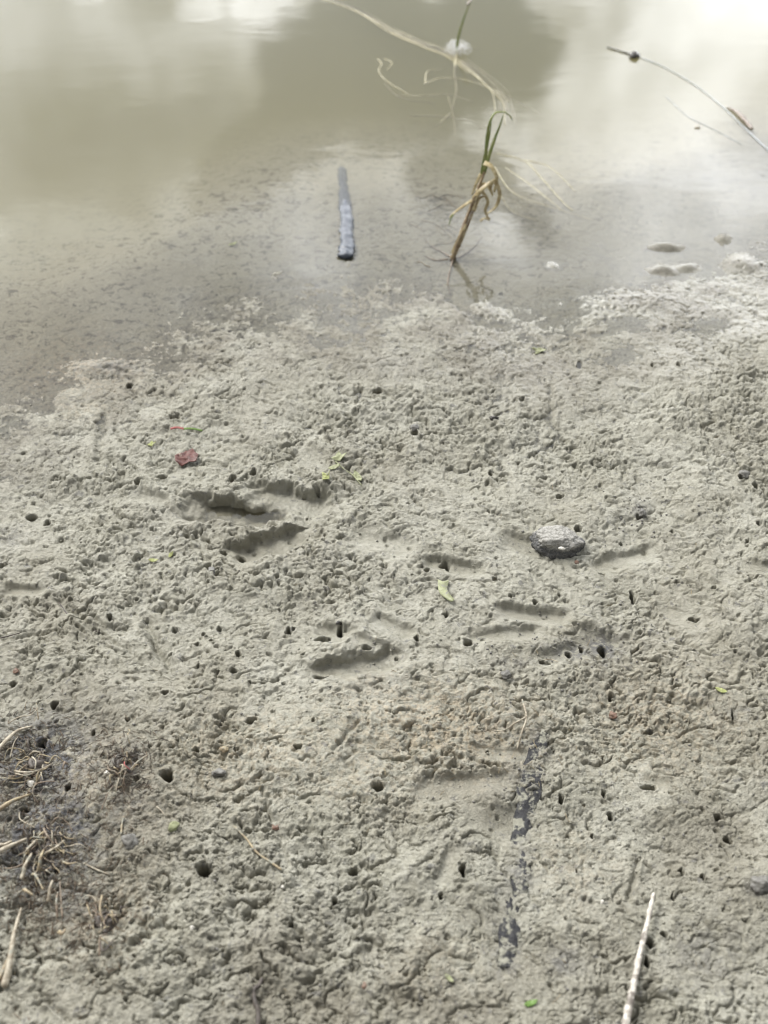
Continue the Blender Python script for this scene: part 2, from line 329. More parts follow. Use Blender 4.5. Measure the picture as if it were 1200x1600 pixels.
def mud_material():
    M = bpy.data.materials.new('mud'); M.use_nodes = True; t = NT(M.node_tree)
    pos = t.n('ShaderNodeNewGeometry').outputs['Position']
    def att(n): return t.n('ShaderNodeAttribute', attribute_name=n).outputs['Fac']
    nb = t.noise(pos, 14, 5, .6); nm = t.noise(pos, 70, 4, .6); nf = t.noise(pos, 420, 3, .6)
    nv = t.noise(pos, 4.5, 4, .6, .4)
    c = t.mix(t.ramp(nb, .35, .68), rgba((.236, .227, .181)), rgba((.290, .282, .235)))
    c = t.mix(t.m('MULTIPLY', t.ramp(nm, .45, .75), .5), c, rgba((.165, .158, .118)))
    c = t.mix(t.m('MULTIPLY', t.ramp(nf, .50, .68), .45), c, rgba((.31, .305, .262)))
    c = t.mix(t.m('MULTIPLY', t.ramp(nv, .46, .66), .40), c, rgba((.175, .160, .118)))
    c = t.mix(t.m('MULTIPLY', att('dark_mud'), .75), c, rgba((.155, .142, .108)))
    # tan crumbs
    tn = t.m('MULTIPLY', att('tan_mud'), t.ramp(t.noise(pos, 160, 4, .7), .42, .62))
    c = t.mix(t.m('MULTIPLY', tn, .6), c, rgba((.36, .285, .19)))
    # scattered blue-black anoxic specks and the marked black patches
    sp = t.m('MULTIPLY', t.ramp(t.noise(pos, 120, 4, .65, .5), .59, .68), .52)
    bl = t.m('MULTIPLY', t.m('MINIMUM', att('black_mud'), .95), t.ramp(t.noise(pos, 120, 4, .7, .3), .38, .56))
    c = t.mix(t.m('MAXIMUM', sp, bl), c, rgba((.070, .070, .075)))
    # dark flakes of settled leaf silt under the water
    mp = t.n('ShaderNodeMapping', i_Vector=pos); mp.inputs['Scale'].default_value = (.75, 1, 1); mp.inputs['Rotation'].default_value = (0, 0, .5)
    fl = t.m('MULTIPLY', t.ramp(t.noise(mp, 105, 5, .68, .8), .52, .62), t.ramp(t.noise(pos, 5, 2, .5), .22, .42))
    c = t.mix(t.m('MULTIPLY', att('under'), .6), c, rgba((.27, .252, .198)))
    c = t.mix(t.m('MULTIPLY', att('silt'), .85), c, rgba((.385, .36, .285)))
    fl = t.m('MULTIPLY', fl, att('drowned'))
    c = t.mix(t.m('MULTIPLY', fl, .7), c, rgba((.060, .055, .042)))
    b = t.n('ShaderNodeBsdfPrincipled', i_Base_Color=c)
    ro = t.m('MULTIPLY_ADD', att('wet'), -.26, .60)
    ro = t.m('ADD', ro, t.m('MULTIPLY', t.m('SUBTRACT', nm, .5), .25))
    t.set(b, 'Roughness', ro); b.inputs['IOR'].default_value = 1.42
    t.set(b, 'Specular IOR Level', t.m('MULTIPLY_ADD', att('under'), -.42, .5))
    t.set(b, 'Coat Weight', t.m('MULTIPLY', t.m('MULTIPLY', att('wet'), .8), t.m('SUBTRACT', 1.0, att('under')))); b.inputs['Coat Roughness'].default_value = .30; b.inputs['Coat IOR'].default_value = 1.36
    h = t.m('ADD', t.m('MULTIPLY', t.noise(pos, 900, 3, .65), .5), t.m('MULTIPLY', t.noise(pos, 380, 3, .6, .6), 1.0))
    cr = t.m('MULTIPLY', t.m('MINIMUM', t.m('ABSOLUTE', t.m('SUBTRACT', t.noise(pos, 230, 3, .55, .8), .5)), .06), 14.0)
    h = t.m('ADD', h, cr)
    bp = t.n('ShaderNodeBump', i_Strength=.65, i_Distance=.0012, i_Height=h)
    t.set(b, 'Normal', bp.outputs[0])
    t.n('ShaderNodeOutputMaterial', i_0=b)
    return M
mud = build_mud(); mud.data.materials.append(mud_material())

# ------------------------------------------------------------------ water
def build_water():
    bm = bmesh.new(); x0, x1, y0, y1, zb = -240, 240, -40, 240, -3.2
    vs = [bm.verts.new(p) for p in [(x0,y0,0),(x1,y0,0),(x1,y1,0),(x0,y1,0),(x0,y0,zb),(x1,y0,zb),(x1,y1,zb),(x0,y1,zb)]]
    for f in [(0,1,2,3),(7,6,5,4),(0,4,5,1),(1,5,6,2),(2,6,7,3),(3,7,4,0)]: bm.faces.new([vs[i] for i in f])
    me = bpy.data.meshes.new('water'); bm.to_mesh(me); bm.free()
    o = bpy.data.objects.new('water', me); COL.objects.link(o); o['kind'] = 'structure'
    o['label'] = 'shallow cloudy brown water mirroring bright clouds'
    M = bpy.data.materials.new('water'); M.use_nodes = True; t = NT(M.node_tree)
    pos = t.n('ShaderNodeNewGeometry').outputs['Position']
    mp = t.n('ShaderNodeMapping', i_Vector=pos); mp.inputs['Scale'].default_value = (1, 2.2, 1); mp.inputs['Rotation'].default_value = (0, 0, -.35)
    h = t.m('ADD', t.noise(mp, 7, 2, .5, .5), t.m('MULTIPLY', t.noise(mp, 30, 2, .5, .8), .22))
    bp = t.n('ShaderNodeBump', i_Strength=.022, i_Distance=.010, i_Height=h)
    fr = t.n('ShaderNodeFresnel', i_IOR=1.34); t.set(fr, 'Normal', bp.outputs[0])
    tr = t.n('ShaderNodeBsdfTransparent', i_Color=rgba((.97, .97, .95)))
    gl = t.n('ShaderNodeBsdfGlossy', i_Color=rgba((1, 1, 1)), i_Roughness=.05); t.set(gl, 'Normal', bp.outputs[0])
    mx = t.n('ShaderNodeMixShader', i_0=fr.outputs[0]); t.set(mx, 1, tr); t.set(mx, 2, gl)
    vol = t.n('ShaderNodeVolumePrincipled'); vol.inputs['Color'].default_value = rgba((.65, .625, .44)); vol.inputs['Density'].default_value = 6.5
    vol.inputs['Absorption Color'].default_value = rgba((0, 0, 0)); vol.inputs['Anisotropy'].default_value = .2
    o_ = t.n('ShaderNodeOutputMaterial', i_0=mx); t.set(o_, 'Volume', vol)
    me.materials.append(M); return o
water = build_water()

# ------------------------------------------------------------------ helpers for the things lying about
def cast(pts, dz=0.0, fine=False):
    """photo points -> points on the real bank surface (first hit of the line of sight), lifted by dz"""
    V = [view_dir(a, b) for a, b in pts]; z = np.array([P(a, b) for a, b in pts])
    z = base(z[:, 0], z[:, 1])[0]
    vx, vy, vz = (np.array([getattr(v, c) for v in V]) for c in 'xyz')
    for _ in range(5):
        t = (z-CAMH)/vz; x, y = vx*t, vy*t
        z = .5*z+.5*terrain(x, y, fine)[0]
    t = (z-CAMH)/vz
    return [Vector((a, b, c+dz)) for a, b, c in zip(vx*t, vy*t, z)]
def at_z(px, py, z): x, y = ground0(px, py, z); return Vector((x, y, z))
def at_y(px, py, Y): v = view_dir(px, py); t = Y/v.y; return Vector((v.x*t, Y, CAMH+v.z*t))
def ppx(px, py): x, y, mx, my = stretch(px, py); return mx
def tag(o, label, cat, group=None, kind=None):
    o['label'] = label; o['category'] = cat
    if group: o['group'] = group
    if kind: o['kind'] = kind
    return o
def empty(name, loc, label, cat, group=None):
    o = bpy.data.objects.new(name, None); COL.objects.link(o); o.location = loc; o.empty_display_size = .01
    bpy.context.view_layer.update()
    return tag(o, label, cat, group)
def link(name, me, m, parent=None, origin=None):
    """mesh given in world coordinates -> an object whose origin sits at the thing"""
    o = bpy.data.objects.new(name, me); COL.objects.link(o); me.materials.append(m)
    org = Vector(origin) if origin is not None else (parent.location.copy() if parent else sum((v.co for v in me.vertices), Vector())/max(1, len(me.vertices)))
    me.transform(Matrix.Translation(-org))
    if parent:
        w_ = parent.location.copy(); p = parent.parent
        while p: w_ += p.location; p = p.parent
        o.parent = parent; o.location = org-w_
    else: o.location = org
    for p in me.polygons: p.use_smooth = True
    return o
def spline(pts, n):
    """Catmull-Rom through pts"""
    P_ = [pts[0]*2-pts[1]]+list(pts)+[pts[-1]*2-pts[-2]]; out = []
    for i in range(1, len(P_)-2):
        for k in range(n):
            t = k/n; a, b, c, d = P_[i-1], P_[i], P_[i+1], P_[i+2]
            out.append(.5*((2*b)+(c-a)*t+(2*a-5*b+4*c-d)*t*t+(3*b-a-3*c+d)*t**3))
    out.append(pts[-1]); return out
def tube(pts, r0, r1, sides=8, n=8, flat=1.0, rough=.15, seed=0, bulge=0.0, groove=0.0):
    """tapered, slightly knobbly stem; flat < 1 squashes it in z"""
    c = spline(pts, n); bm = bmesh.new(); rings = []; N = len(c)
    for i, p in enumerate(c):
        t = i/(N-1); T = (c[min(i+1, N-1)]-c[max(i-1, 0)]).normalized()
        up = Vector((0, 0, 1)) if abs(T.z) < .9 else Vector((0, 1, 0))
        A = T.cross(up).normalized(); B = A.cross(T).normalized()
        r = (r0+(r1-r0)*t)*(1+bulge*math.sin(math.pi*t))
        if i in (0, N-1): r *= .55
        ring = []
        for k in range(sides):
            a = 2*math.pi*k/sides
            q = r*(1+rough*mnoise.noise(Vector((math.cos(a)*1.3, math.sin(a)*1.3, i*.35+seed*7.1)))*2-groove*(k % 2))
            ring.append(bm.verts.new(p+A*math.cos(a)*q+B*math.sin(a)*q*flat))
        rings.append(ring)
    for a, b in zip(rings, rings[1:]):
        for k in range(sides): bm.faces.new((a[k], a[(k+1) % sides], b[(k+1) % sides], b[k]))
    bm.faces.new(rings[0][::-1]); bm.faces.new(rings[-1])
    me = bpy.data.meshes.new('m'); bm.to_mesh(me); bm.free(); return me
def blade(pts, w0, w1, n=8, thick=.0004, fold=.35, side=None):
    """grass blade: a folded ribbon with a little thickness"""
    c = spline(pts, n); bm = bmesh.new(); N = len(c); rows = []
    for i, p in enumerate(c):
        t = i/(N-1); T = (c[min(i+1, N-1)]-c[max(i-1, 0)]).normalized()
        A = (side or T.cross(Vector((0, -.5, 1)))).normalized(); B = A.cross(T).normalized()
        w_ = (w0+(w1-w0)*t)
        rows.append([bm.verts.new(p+A*w_*s_+B*(abs(s_)*w_*fold+th)) for th in (0, thick) for s_ in (-1, 0, 1)])
    for a, b in zip(rows, rows[1:]):
        for q in ((0, 1), (1, 2), (2, 5), (5, 4), (4, 3), (3, 0)): bm.faces.new((a[q[0]], a[q[1]], b[q[1]], b[q[0]]))
    for rr in (rows[0], rows[-1]):
        bm.faces.new((rr[0], rr[1], rr[4], rr[3])); bm.faces.new((rr[1], rr[2], rr[5], rr[4]))
    bmesh.ops.recalc_face_normals(bm, faces=bm.faces[:])
    me = bpy.data.meshes.new('m'); bm.to_mesh(me); bm.free(); return me
def stone(c, rx, ry, rz, seed=0, rot=0.0, sub=4, cuts=5, bump=.18):
    """a worn angular lump: sphere flattened by random planes, then roughened"""
    bm = bmesh.new(); bmesh.ops.create_icosphere(bm, subdivisions=sub, radius=1)
    R = random.Random(seed); pl = []
    for _ in range(cuts):
        v = Vector((R.uniform(-1, 1), R.uniform(-1, 1), R.uniform(-.3, 1))).normalized(); pl.append((v, R.uniform(.55, .85)))
    rm = Matrix.Rotation(rot, 3, 'Z')
    for v in bm.verts:
        p = v.co.copy()
        for nn, dd_ in pl:
            e = p.dot(nn)-dd_
            if e > 0: p -= nn*e*.85
        nz = mnoise.noise(p*1.7+Vector((seed, 0, 0)))*.6+mnoise.noise(p*4.5+Vector((0, seed, 0)))*.28+mnoise.noise(p*11)*.13+mnoise.noise(p*24)*.06
        p *= 1+bump*nz
        v.co = rm @ Vector((p.x*rx, p.y*ry, p.z*rz))+Vector(c)
    me = bpy.data.meshes.new('m'); bm.to_mesh(me); bm.free(); return me
def leaf(c, outline, scale, rot=0.0, curl=.25, seed=0, thick=.0005, tilt=(0, 0)):
    """flat scrap of leaf: closed outline, filled with a grid, crumpled, given thickness"""
    bm = bmesh.new(); n = 14; K = len(outline); N = 48; ring = []
    for k in range(N):
        f = k/N*K; i = int(f); t = f-i
        a, b = outline[i % K], outline[(i+1) % K]; t2 = t*t*(3-2*t)
        ring.append((a[0]+(b[0]-a[0])*t2, a[1]+(b[1]-a[1])*t2))
    top = []; rm = Matrix.Rotation(rot, 3, 'Z') @ Matrix.Rotation(tilt[0], 3, 'X') @ Matrix.Rotation(tilt[1], 3, 'Y')
    def mk(u, v, dz):
        z = curl*((u*u)*.8-(v*v)*.2+.45*mnoise.noise(Vector((u*2.2, v*2.2, seed))) + .2*mnoise.noise(Vector((u*6, v*6, seed))))
        return bm.verts.new(rm @ Vector((u*scale, v*scale, z*scale+dz))+Vector(c))
    for dz in (thick, 0):
        cen = mk(0, 0, dz); prev = None; layers = []
        for j in range(1, 8):
            f = j/7; layers.append([mk(a*f, b*f, dz) for a, b in ring])
        for k in range(N): bm.faces.new((cen, layers[0][k], layers[0][(k+1) % N]))
        for a, b in zip(layers, layers[1:]):
            for k in range(N): bm.faces.new((a[k], b[k], b[(k+1) % N], a[(k+1) % N]))
        top.append(layers[-1])
    for k in range(N): bm.faces.new((top[0][k], top[1][k], top[1][(k+1) % N], top[0][(k+1) % N]))
    bmesh.ops.recalc_face_normals(bm, faces=bm.faces[:])
    me = bpy.data.meshes.new('m'); bm.to_mesh(me); bm.free(); return me
def mat(name, c1, c2=None, rough=.6, scale=300, spec=.4, bump=.3, dirt=None, dirt_amt=0.0, trans=0.0, lo=.38, hi=.62):
    M = bpy.data.materials.new(name); M.use_nodes = True; t = NT(M.node_tree)
    pos = t.n('ShaderNodeNewGeometry').outputs['Position']
    n_ = t.noise(pos, scale, 4, .6, .3)
    c = t.mix(t.ramp(n_, lo, hi), rgba(c1), rgba(c2 or [k*.7 for k in c1]))
    if dirt: c = t.mix(t.m('MULTIPLY', t.ramp(t.noise(pos, scale*.45, 4, .65), .6-dirt_amt*.35, .68-dirt_amt*.2), 1.0), c, rgba(dirt))
    b = t.n('ShaderNodeBsdfPrincipled', i_Base_Color=c, i_Roughness=rough); t.set(b, 'Specular IOR Level', spec)
    bp = t.n('ShaderNodeBump', i_Strength=bump, i_Distance=.001, i_Height=t.noise(pos, scale*2, 3, .6)); t.set(b, 'Normal', bp.outputs[0])
    if trans:
        tl = t.n('ShaderNodeBsdfTranslucent', i_Color=c); mx = t.n('ShaderNodeMixShader', i_0=trans); t.set(mx, 1, b); t.set(mx, 2, tl); b = mx
    t.n('ShaderNodeOutputMaterial', i_0=b); return M
MUDC = (.225, .22, .178)
MT = dict(
 straw=mat('dry_straw', (.33,.275,.17), (.20,.155,.10), .55, 260, dirt=MUDC, dirt_amt=.25),
 pale=mat('bleached_stem', (.40,.36,.28), (.22,.185,.135), .6, 200, dirt=MUDC, dirt_amt=.2),
 twig=mat('weathered_twig', (.55,.52,.46), (.34,.31,.27), .65, 160, dirt=(.16,.14,.12), dirt_amt=.3),
 root=mat('brown_root', (.12,.09,.065), (.20,.155,.11), .6, 240, dirt=MUDC, dirt_amt=.25),
 darkroot=mat('dark_root', (.05,.042,.036), (.09,.075,.062), .55, 300),
 green=mat('green_blade', (.17,.22,.06), (.27,.29,.10), .4, 120, spec=.5, trans=.2),
 brownstem=mat('brown_stem', (.17,.115,.065), (.29,.23,.13), .45, 140, spec=.5),
 sheath=mat('sheath_and_sheen', (.58,.50,.30), (.35,.27,.13), .4, 170, spec=.5, trans=.15),
 stone=mat('mud_crusted_stone', (.33,.325,.31), (.25,.245,.235), .7, 170, dirt=(.12,.12,.125), dirt_amt=.25, bump=.6),
 stonedark=mat('wet_dark_stone', (.085,.08,.07), (.14,.135,.12), .5, 220, bump=.5, spec=.5),
 chip=mat('white_chip', (.55,.53,.48), (.42,.40,.35), .4, 300),
 wood=mat('waterlogged_wood', (.062,.075,.095), (.11,.12,.14), .4, 150, bump=.6, dirt=MUDC, dirt_amt=-.05),
 bark=mat('blue_black_bark', (.018,.018,.020), (.040,.040,.042), .7, 240, spec=.2, bump=.6, dirt=MUDC, dirt_amt=.35),
 red=mat('maroon_leaf', (.065,.020,.016), (.11,.042,.032), .5, 150, spec=.3, dirt=(.26,.2,.16), dirt_amt=.0),
 pink=mat('pink_stem', (.35,.09,.09), (.26,.07,.06), .45, 200),
 lime=mat('yellow_green_leaf', (.33,.36,.13), (.26,.27,.11), .45, 200, trans=.2, dirt=MUDC, dirt_amt=.05),
 palegreen=mat('pale_green_leaf', (.33,.35,.20), (.23,.24,.13), .45, 160, trans=.2, dirt=MUDC, dirt_amt=.15),
 leafgreen=mat('bright_green_leaf', (.13,.24,.05), (.17,.26,.07), .4, 200, trans=.2),
 sunk=mat('sunken_straw', (.46,.42,.28), (.36,.32,.20), .5, 90),
 bluegrey=mat('wet_grey_stem', (.45,.49,.53), (.32,.35,.38), .3, 120, spec=.5),
 husk=mat('dark_husk', (.02,.018,.016), (.05,.045,.04), .3, 200, spec=.5),
 brownhusk=mat('brown_husk', (.16,.11,.08), (.3,.26,.22), .35, 150, spec=.5),
 foam=mat('foam', (.88,.88,.87), (.82,.82,.80), .15, 200, spec=.6, trans=.12),
 rust=mat('rusty_scrap', (.12,.062,.04), (.16,.11,.08), .6, 240),
)
# ---- stone
c = cast([(868, 856)])[0]; k = ppx(868, 850)
st = empty('stone', c, 'angular mud crusted grey stone, light top and shaded underside painted in', 'stone')
def stone_material():
    M = bpy.data.materials.new('shaded_crust_stone'); M.use_nodes = True; t = NT(M.node_tree)
    g_ = t.n('ShaderNodeNewGeometry'); pos = g_.outputs['Position']; tc = t.n('ShaderNodeTexCoord').outputs['Object']
    z = t.n('ShaderNodeSeparateXYZ', i_0=tc).outputs[2]
    n_ = t.noise(pos, 120, 5, .65, .4); n2_ = t.noise(pos, 420, 4, .65)
    top = t.ramp(t.m('MULTIPLY_ADD', n_, .024, z), .020, .026)           # light top and shaded lower face painted into the mud coating by height
    lit_crust = t.mix(t.ramp(n2_, .4, .62), rgba((.31,.303,.28)), rgba((.21,.203,.185)))
    dark = t.mix(t.ramp(n2_, .45, .7), rgba((.085,.085,.085)), rgba((.17,.165,.155)))
    cc = t.mix(top, dark, lit_crust)
    b = t.n('ShaderNodeBsdfPrincipled', i_Base_Color=cc, i_Roughness=.8); b.inputs['Specular IOR Level'].default_value = .2
    bp = t.n('ShaderNodeBump', i_Strength=.9, i_Distance=.0015, i_Height=t.m('ADD', n_, n2_)); t.set(b, 'Normal', bp.outputs[0])
    t.n('ShaderNodeOutputMaterial', i_0=b); return M
def block(c, seed=3):
    bm = bmesh.new(); bmesh.ops.create_icosphere(bm, subdivisions=6, radius=1)
    P8 = [((-.25, .15, 1), .66), ((.55, .35, .8), .74), ((.15, -1, .25), .70), ((-1, -.35, .3), .80), ((.95, -.5, .1), .78), ((0, 1, .1), .72), ((-.7, .7, .5), .78), ((.5, -.8, .9), .86)]
    for v in bm.verts:
        p = v.co.copy()
        for a, d_ in P8:
            a = Vector(a).normalized(); e = p.dot(a)-d_
            if e > 0: p -= a*e*.72
        q = p*1.0
        nz = .11*mnoise.noise(q*2.1+Vector((seed, 0, 0)))+.07*mnoise.noise(q*5+Vector((seed, 4, 0)))+.022*mnoise.noise(q*13)+.012*mnoise.noise(q*30)
        nz -= .045*max(0, 1-abs(mnoise.noise(q*2.4+Vector((9, seed, 0))))*9)
        p *= 1+nz
        p = Matrix.Rotation(-.30, 3, 'Z') @ Vector((p.x*.0300, p.y*.0215, p.z*.0185))
        v.co = p+Vector(c)
    me = bpy.data.meshes.new('m'); bm.to_mesh(me); bm.free(); return me
link('rock', block(c+Vector((.001, .003, .006))), stone_material(), st)
link('white_fleck', stone(at_y(878, 857, c.y-.0165)+Vector((0, 0, 0)), .0042, .0025, .0014, 4, -.1, 2), MT['chip'], st)
# ---- weathered twig in the lower right corner
pts = cast([(1020,1400),(1012,1436),(999,1492),(988,1545),(977,1600),(966,1660)], .006)
o = link('twig', tube(pts, .0016, .0036, 12, 14, .8, .22, 3, groove=.12), MT['twig']); tag(o, 'long pale weathered twig lying at the lower right edge of the mud', 'twig')
# ---- waterlogged stick
pts = [at_z(534,262,-.0155), at_z(537,300,-.007), at_z(541,345,.000), at_z(542,380,.002), at_z(539,402,.002)]
o = link('submerged_stick', tube(pts, .0075, .0110, 16, 14, .5, .24, 5, groove=.05), MT['wood']); tag(o, 'dark blue grey stick half sunk in the shallow water', 'stick')
pts = [at_z(680,300,-.012), at_z(690,325,-.009), at_z(700,345,-.008)]
o = link('submerged_stick', tube(pts, .003, .007, 10, 8, .6, .2, 6), MT['wood']); tag(o, 'short dark sunken stick just left of the grass sprig', 'stick')
# ---- buried bark strip, skinned over by mud
def strip(pts, widths, seed):
    a = cast(pts); c_ = spline(a, 24); N = len(c_); bm = bmesh.new(); rows = []; nx_ = 22
    for i, p in enumerate(c_):
        t = i/(N-1); f = t*(len(widths)-1); j = min(int(f), len(widths)-2); w_ = widths[j]+(widths[j+1]-widths[j])*(f-j)
        w_ *= 1+.35*mnoise.noise(Vector((t*14, seed, 0)))
        T = (c_[min(i+1, N-1)]-c_[max(i-1, 0)]).normalized(); A = T.cross(Vector((0, 0, 1))).normalized()
        row = []
        for k_ in range(nx_+1):
            s_ = k_/nx_*2-1; q = p+A*s_*w_
            z_ = .0014*math.sqrt(max(0, 1-s_*s_))+.0012*mnoise.noise(Vector((q.x*120, q.y*40, seed)))+.0011*mnoise.noise(Vector((q.x*300, q.y*200, seed)))
            row.append(bm.verts.new(q+Vector((0, 0, z_-.0012))))
        row.append(bm.verts.new(p-Vector((0, 0, .008)))); rows.append(row)
    for r0_, r1_ in zip(rows, rows[1:]):
        for k_ in range(len(r0_)): bm.faces.new((r0_[k_], r0_[(k_+1) % len(r0_)], r1_[(k_+1) % len(r0_)], r1_[k_]))
    bm.faces.new(rows[0][::-1]); bm.faces.new(rows[-1])
    me = bpy.data.meshes.new('m'); bm.to_mesh(me); bm.free(); return me
o = link('buried_branch', strip([(853,1140),(838,1180),(826,1240),(815,1300),(812,1360),(800,1430),(791,1512)], [.0035,.0095,.0105,.008,.0095,.0085,.0080], 2), MT['bark'])
tag(o, 'flat blue black branch buried under a broken skin of mud', 'branch')
# ---- grass sprig standing in the shallows
root = at_z(708, 404, .0); Y0 = root.y
sp = empty('grass_sprig', root, 'green tipped grass sprig with dry brown stem rising from the shallows', 'grass sprig')
def yy_(f): return Y0+.085*f
def fp(lst): return [at_y(a, b, yy_(f)) for a, b, f in lst]
link('stem', tube(fp([(704,412,-.03),(716,378,.12),(730,340,.32),(745,300,.52),(757,268,.70),(762,245,.8)]), .0036, .0016, 10, 8, 1, .18, 1), MT['brownstem'], sp)
link('stem', tube(fp([(706,408,-.02),(722,374,.14),(738,334,.34),(748,306,.48)]), .0022, .0012, 8, 8, 1, .18, 2), MT['brownstem'], sp)
link('blade', blade(fp([(756,272,.68),(759,240,.82),(761,214,.95),(766,190,1.05),(774,177,1.15),(788,176,1.2),(797,182,1.2),(800,188,1.18)]), .0026, .0006), MT['green'], sp)
link('blade', blade(fp([(757,268,.68),(766,238,.8),(775,212,.95),(782,194,1.0),(786,180,1.05)]), .0028, .0007), MT['green'], sp)
link('blade', blade(fp([(752,276,.68),(757,246,.8),(764,216,.9),(768,192,1.0)]), .0026, .0005), MT['green'], sp)
for l_, w0, w1 in (([(741,312,.45),(752,298,.5),(764,288,.55),(768,284,.58)], .0042, .0022), ([(768,284,.58),(766,296,.52),(770,306,.48)], .0030, .0010),
        ([(748,296,.55),(756,304,.5),(762,316,.45),(758,330,.40),(764,344,.3)], .0026, .0018), ([(738,314,.45),(722,324,.35),(710,333,.25),(703,340,.2)], .0024, .0010),
        ([(752,272,.6),(744,288,.52),(738,304,.45)], .0026, .0014), ([(764,344,.3),(756,342,.25),(750,346,.2)], .0022, .0010), ([(745,300,.5),(757,288,.62),(768,300,.5)], .0030, .0016), ([(756,256,.7),(768,262,.62),(776,280,.5),(772,300,.42)], .0040, .0016), ([(770,280,.5),(780,300,.4),(776,322,.3),(762,334,.25)], .0034, .0012), ([(716,380,.12),(724,364,.18),(728,350,.24)], .0038, .0016), ([(708,396,.05),(716,376,.12),(722,362,.2)], .0034, .0014), ([(740,330,.35),(748,312,.45),(760,306,.45)], .0034, .0012)):
    link('sheath_and_sheen', blade(fp(l_), w0, w1, fold=.6), MT['sheath'], sp)  # pale pieces right of the stem stand in for a whitish water reflection
link('blade', blade(fp([(708,335,.22),(704,342,.18),(702,352,.12)]), .0014, .0006), MT['green'], sp)
for l_ in ([(706,410),(690,395),(672,385),(660,368)], [(706,412),(700,440),(703,462)], [(704,408),(720,402),(740,388),(752,372)], [(700,404),(680,408),(662,400)]):
    pp = cast(l_, .0015); pp[0] = root.copy(); link('root', tube(pp, .0012, .0006, 6, 8, 1, .2, 3), MT['root'], sp)
# ---- second tip poking out of the water, ringed with foam
b0 = at_z(714, 80, 0)
g2 = empty('grass_tip', b0, 'lone green grass tip poking out of the water through a foam ring', 'grass sprig')
link('blade', blade([at_y(713,84,b0.y-.004), at_y(716,60,b0.y+.010), at_y(722,38,b0.y+.022), at_y(729,18,b0.y+.032), at_y(738,-4,b0.y+.04)], .0028, .0008), MT['green'], g2)
link('dry_blade', blade([at_y(730,8,b0.y+.03), at_y(737,0,b0.y+.035), at_y(742,-4,b0.y+.035)], .0022, .0010), MT['brownhusk'], g2)
link('stem', tube([at_z(714,80,0), at_z(710,110,-.002), at_z(713,140,-.004), at_z(706,175,-.007)], .0022, .0014, 6, 8), MT['sunk'], g2)
def bubbles(c, R0, R1, n, rmin, rmax, seed):
    R = random.Random(seed); bm = bmesh.new()
    for _ in range(n):
        a = R.uniform(0, 2*math.pi); e_ = R.uniform(0, 1.1); q = R.uniform(R0, R1); r = R.uniform(rmin, rmax)
        m_ = Matrix.Translation(Vector(c)+Vector((math.cos(a)*math.cos(e_), math.sin(a)*math.cos(e_), math.sin(e_)*.8))*q) @ Matrix.Diagonal((r, r, r*.75, 1))
        bmesh.ops.create_icosphere(bm, subdivisions=2, radius=1, matrix=m_)
    me = bpy.data.meshes.new('m'); bm.to_mesh(me); bm.free(); return me
o = link('foam_ring', bubbles(at_z(715, 80, 0), .011, .026, 520, .0004, .0012, 4), MT['foam'], origin=at_z(716, 66, 0)); tag(o, 'ring of white foam around the lone grass tip in the water', 'foam')
# ---- sunken strands in the cloudy water
sk = empty('sunken_grass', at_z(700, 90, -.003), 'long yellow dead grass trailing under the cloudy water', 'dead grass')
main = [(500,-6),(560,18),(610,48),(660,70),(700,86),(738,112),(766,136),(786,160),(790,196)]
R = random.Random(11)
for i in range(14):
    ox, oy = R.uniform(-13, 13), R.uniform(-9, 9); a_, b_ = R.choice([(0, 9), (0, 6), (1, 9), (2, 9), (0, 5)])
    pp = [at_z(a+ox*(.4+.12*j)+R.uniform(-2, 2), b+oy*(.3+.2*j)+R.uniform(-2, 2), .0004-.0003*i) for j, (a, b) in enumerate(main[a_:b_])]
    link('strand', tube(pp, .0014 if i < 4 else .0009, .0007, 5, 8, .5, .2, i), MT['sunk'], sk)
for i, l_ in enumerate(([(590,92),(596,100),(592,112),(606,128),(640,148)], [(600,92),(612,98),(604,110)], [(662,132),(690,122),(730,126),(770,140),(796,160)], [(664,132),(668,112),(690,108)], [(700,86),(720,76),(752,76)],
        [(622,150),(660,150),(700,148),(740,160)], [(704,176),(690,190),(676,200)], [(640,180),(690,182),(730,188),(770,205)], [(770,140),(790,150),(830,170),(846,180)], [(700,150),(708,180),(712,215)], [(600,130),(625,152),(680,162)])):
    pp = [at_z(a, b, -.0001*i) for a, b in l_]
    link('root', tube(pp, .0012, .0007, 5, 8, .7, .2, i), MT['sunk'], sk)
sk2 = empty('sunken_grass', at_z(850, 280, -.003), 'thin pale dead strands fanning under water right of the sprig', 'dead grass')
for i, l_ in enumerate(([(776,240),(820,252),(846,278),(880,316),(896,330)], [(820,250),(860,262),(900,300)], [(790,262),(830,290),(880,330)], [(772,260),(800,300),(850,320),(930,345)], [(780,300),(800,330),(840,345)], [(775,232),(800,240),(840,236)])):
    pp = [at_z(a, b, .0002-.0002*i) for a, b in l_]
    link('strand', tube(pp, .0011, .0006, 5, 8, .7, .2, i+20), MT['sunk'], sk2)
sk3 = empty('sunken_grass', at_z(660, 380, 0), 'tangle of fine pale roots in the shallows left of the sprig base', 'dead grass')
for i in range(16):
    a0, b0_ = R.uniform(640, 700), R.uniform(300, 410); an = R.uniform(-.9, .9); L_ = R.uniform(18, 50)
    l_ = [(a0+math.cos(an)*L_*f+R.uniform(-4, 4), b0_+math.sin(an)*L_*f*.8+R.uniform(-4, 4)) for f in (0, .33, .66, 1)]
    link('root', tube(cast(l_, .0015), .0007, .0005, 5, 6), MT['straw'], sk3)
